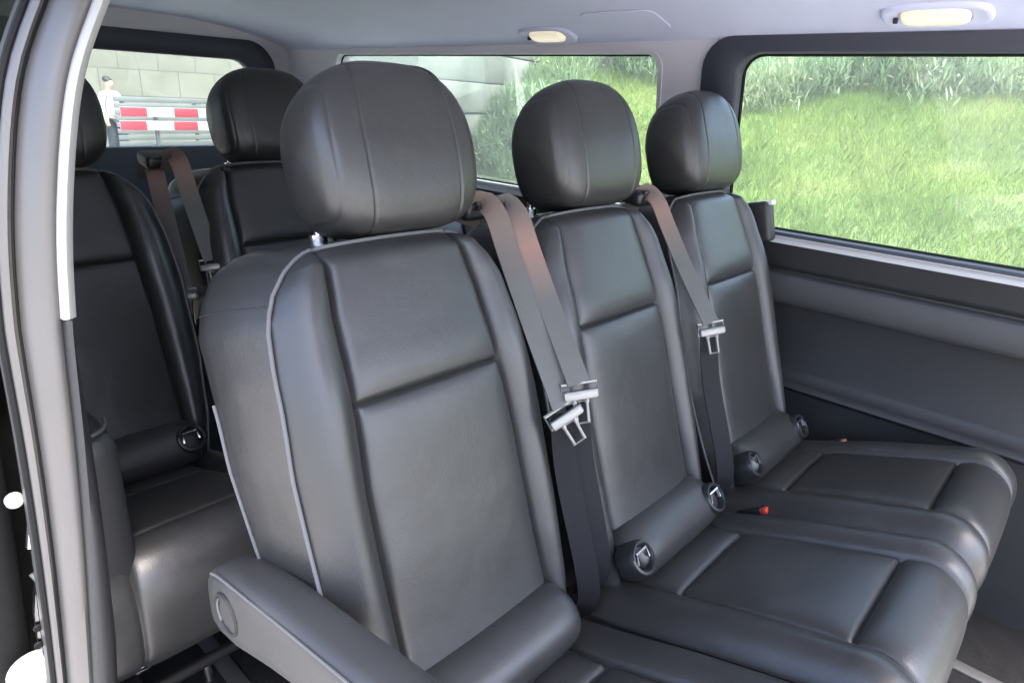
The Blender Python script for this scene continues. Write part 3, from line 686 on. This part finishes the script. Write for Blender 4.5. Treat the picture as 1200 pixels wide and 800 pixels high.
V = np.concatenate(Vs).reshape(-1, 3); mesh_np('tall_weeds', V, np.arange(len(V)).reshape(-1, 4), M['weeds'], 'tall dark green weeds covering the upper bank beyond the large window', 'weeds')

# concrete wing wall seen through the rear side window: stacked courses with open joints
WW = thing('concrete_wall', 'weathered concrete retaining wall of long courses against the grass bank', 'wall', (4.9, wally(4.9), -1.7))
d = Vector((1, .38, 0)).normalized(); nrm = Vector((-.38, 1, 0)).normalized(); rot = Matrix.Rotation(math.atan2(.38, 1), 3, 'Z')
def wall_box(cx, L, z, h, th, back): 
    c = Vector((cx, wally(cx), z))+nrm*(th/2+back); return MB().box(c, (L, th, h), rot=rot, bev=.02)
for k in range(12):
    z = -1.52+k*.37; wall_box(9.2, 9.2, z, .355, .40, .018*(k % 2)+.02*(k//3)).build('wall_course', M['concrete'], WW)
mb = MB(); c = Vector((5.9, 9.3, .35)); mb.box(c, (.4, 6.4, 4.1), rot=Matrix.Rotation(-.26, 3, 'Z'), bev=.02); mb.build('return_wall', M['concrete'], WW)
# stone block wall beyond the tailgate
mb = MB().box((1, 18.9, .9), (26, .6, 5.2), bev=.02)
o = mb.build('stone_wall', M['stone'], None, origin=(1, 18.6, -1.7)); tag(o, 'pale stone block wall beyond the tailgate window', 'wall')
# grey slatted fence in front of it
SF = thing('slatted_fence', 'grey slatted metal fence along the foot of the pale stone wall', 'fence', (6.4, 13.9, -1.7))
mb = MB()
FX = at(136, 140, 1, 13.9)[0]
for k in range(12): mb.box((FX+2.1, 13.9, -1.63+k*.112), (4.2, .03, .088), bev=.006, rot=None)
mb.build('slat_panel', M['slat'], SF)
for k in range(4): MB().box((FX+.15+k*1.3, 13.95, -1.05), (.06, .06, 1.3), bev=.006).build('post', M['galv'], SF)
# red and white barrier: two boards on posts
def barrier(label, x0, zc):
    T = thing('barrier_board', label, 'barrier', (x0+1.95, 13.5, -1.7), 'red and white barrier boards')
    mb = MB().box((x0+1.95, 13.5, zc), (3.9, .03, .165), bev=.004); bo = mb.build('board', M['barrier_white'], T)
    for k in range(4): MB().box((x0+.22+k*.92, 13.482, zc), (.44, .006, .158), bev=.001).build('red_stripe', M['barrier_red'], bo)
    return T
zu = at(190, 132, 1, 13.5); zl = at(190, 147.5, 1, 13.5)
t1 = barrier('upper red and white striped barrier board in front of the grey slatted fence', at(141, 132, 1, 13.5)[0], zu[2])
t2 = barrier('lower red and white striped barrier board near the ground by the slatted fence', at(141, 147, 1, 13.5)[0], zl[2])
for k in (0, 1):
    x = at(141, 132, 1, 13.5)[0]+.6+k*3.0
    MB().box((x, 13.56, (zu[2]-1.7)/2), (.06, .06, zu[2]+1.7+.2), bev=.004).build('post', M['galv'], t1)
    MB().box((x, 13.53, -1.68), (.5, .3, .05), bev=.01).build('foot', M['rubber'], t1)
# person standing by the barrier
def skin(name, verts, edges, radii, m, parent, origin, sub=2):
    me = bpy.data.meshes.new(name); me.from_pydata([tuple(np.array(v)-np.array((0,0,0))) for v in verts], edges, [])
    o = bpy.data.objects.new(name, me); C.objects.link(o)
    sk = o.modifiers.new('skin', 'SKIN')
    for v, r in zip(me.skin_vertices[0].data, radii): v.radius = (r if hasattr(r, '__len__') else (r, r)); 
    me.skin_vertices[0].data[0].use_root = True
    ss_ = o.modifiers.new('sub', 'SUBSURF'); ss_.levels = sub; ss_.render_levels = sub
    dg = bpy.context.evaluated_depsgraph_get(); nm = bpy.data.meshes.new_from_object(o.evaluated_get(dg))
    o.modifiers.clear(); o.data = nm; nm.materials.clear(); nm.materials.append(m)
    nm.polygons.foreach_set('use_smooth', [True]*len(nm.polygons)); o.parent = parent
    return o
pp = at(131, 130, 1, 14.6)
PR = thing('person', 'person in white shirt and dark trousers standing left of the striped barrier', 'person', (pp[0], 14.6, -1.7))
PR.rotation_euler = (0, 0, .5); PR.scale = (1.03, 1.03, .96)
j = [(0,0,.95),(0,0,1.12),(0,.01,1.32),(0,0,1.43),(0,-.01,1.50),(0,-.02,1.60),(0,-.02,1.70),
     (.17,0,1.40),(.24,.02,1.15),(.16,-.18,1.05),(.12,-.25,1.06),(-.17,0,1.40),(-.24,.0,1.13),(-.22,-.08,.90),(-.21,-.10,.82),
     (.09,0,.90),(.10,-.01,.50),(.11,.02,.10),(.11,-.10,.04),(-.09,0,.90),(-.11,-.04,.50),(-.13,.02,.10),(-.13,-.10,.04)]
e = [(0,1),(1,2),(2,3),(3,4),(4,5),(5,6),(3,7),(7,8),(8,9),(9,10),(3,11),(11,12),(12,13),(13,14),(0,15),(15,16),(16,17),(17,18),(0,19),(19,20),(20,21),(21,22)]
r = [(.13,.10),(.125,.095),(.15,.10),(.08,.07),(.05,.05),(.075,.09),(.06,.075),.06,.045,.037,.03,.06,.045,.037,.03,.08,.06,.042,.035,.08,.06,.042,.035]
skin('body', j, e, r, M['skin'], PR, pp)
skin('shirt', [j[i] for i in (0,1,2,3,7,8,9,11,12,13)], [(0,1),(1,2),(2,3),(3,4),(4,5),(5,6),(3,7),(7,8),(8,9)], [(.155,.12),(.15,.12),(.175,.125),(.10,.085),.078,.062,.05,.078,.062,.05], M['shirt'], PR, pp)
skin('trousers', [(0,0,.97)]+[j[i] for i in (15,16,17,19,20,21)], [(0,1),(1,2),(2,3),(0,4),(4,5),(5,6)], [(.15,.12),.10,.075,.06,.10,.075,.06], M['trousers'], PR, pp)
skin('hair', [(0,.005,1.63),(0,.0,1.70),(0,-.03,1.735)], [(0,1),(1,2)], [(.088,.09),(.085,.095),(.06,.07)], M['hair'], PR, pp)
for s in (1, -1): skin('shoe', [(s*.12,.05,.05),(s*.12,-.06,.045),(s*.125,-.15,.035)], [(0,1),(1,2)], [.05,.05,.035], M['shoe'], PR, pp, 1)

# ------------------------------------------------------------------ light and camera
w = bpy.data.worlds.new('World'); bpy.context.scene.world = w; w.use_nodes = True
nt = w.node_tree; sky = nt.nodes.new('ShaderNodeTexSky'); sky.sky_type = 'NISHITA'; sky.sun_disc = False; sky.air_density = .7; sky.dust_density = 4.0; sky.ozone_density = .6
SUN = Vector((.03, -.43, 1.0)).normalized()
el = math.asin(SUN.z); sky.sun_elevation = el; sky.sun_rotation = math.atan2(SUN.x, SUN.y)
bg = nt.nodes['Background']; nt.links.new(sky.outputs[0], bg.inputs[0]); bg.inputs[1].default_value = .15
ld = bpy.data.lights.new('sun', 'SUN'); ld.energy = 1.5; ld.angle = math.radians(22); ld.color = (1, .95, .88)
lo = bpy.data.objects.new('sun', ld); C.objects.link(lo); lo.rotation_euler = (-SUN).to_track_quat('-Z', 'Y').to_euler(); lo.location = (0, 0, 20)
cd = bpy.data.cameras.new('camera'); co = bpy.data.objects.new('camera', cd); C.objects.link(co)
cd.sensor_width = 36; cd.lens = 36*FPX/1200; cd.clip_start = .02; cd.clip_end = 2000
Rm = Matrix([[RW[i][0], -RW[i][1], -RW[i][2]] for i in range(3)])
co.matrix_world = Matrix.Translation((0, 0, H)) @ Rm.to_4x4()
sc = bpy.context.scene; sc.camera = co
sc.view_settings.view_transform = 'Standard'; sc.view_settings.look = 'None'; sc.view_settings.gamma = 1; sc.view_settings.exposure = 3.4
sc.cycles.use_denoising = True; sc.cycles.max_bounces = 8; sc.cycles.diffuse_bounces = 5; sc.cycles.transparent_max_bounces = 12
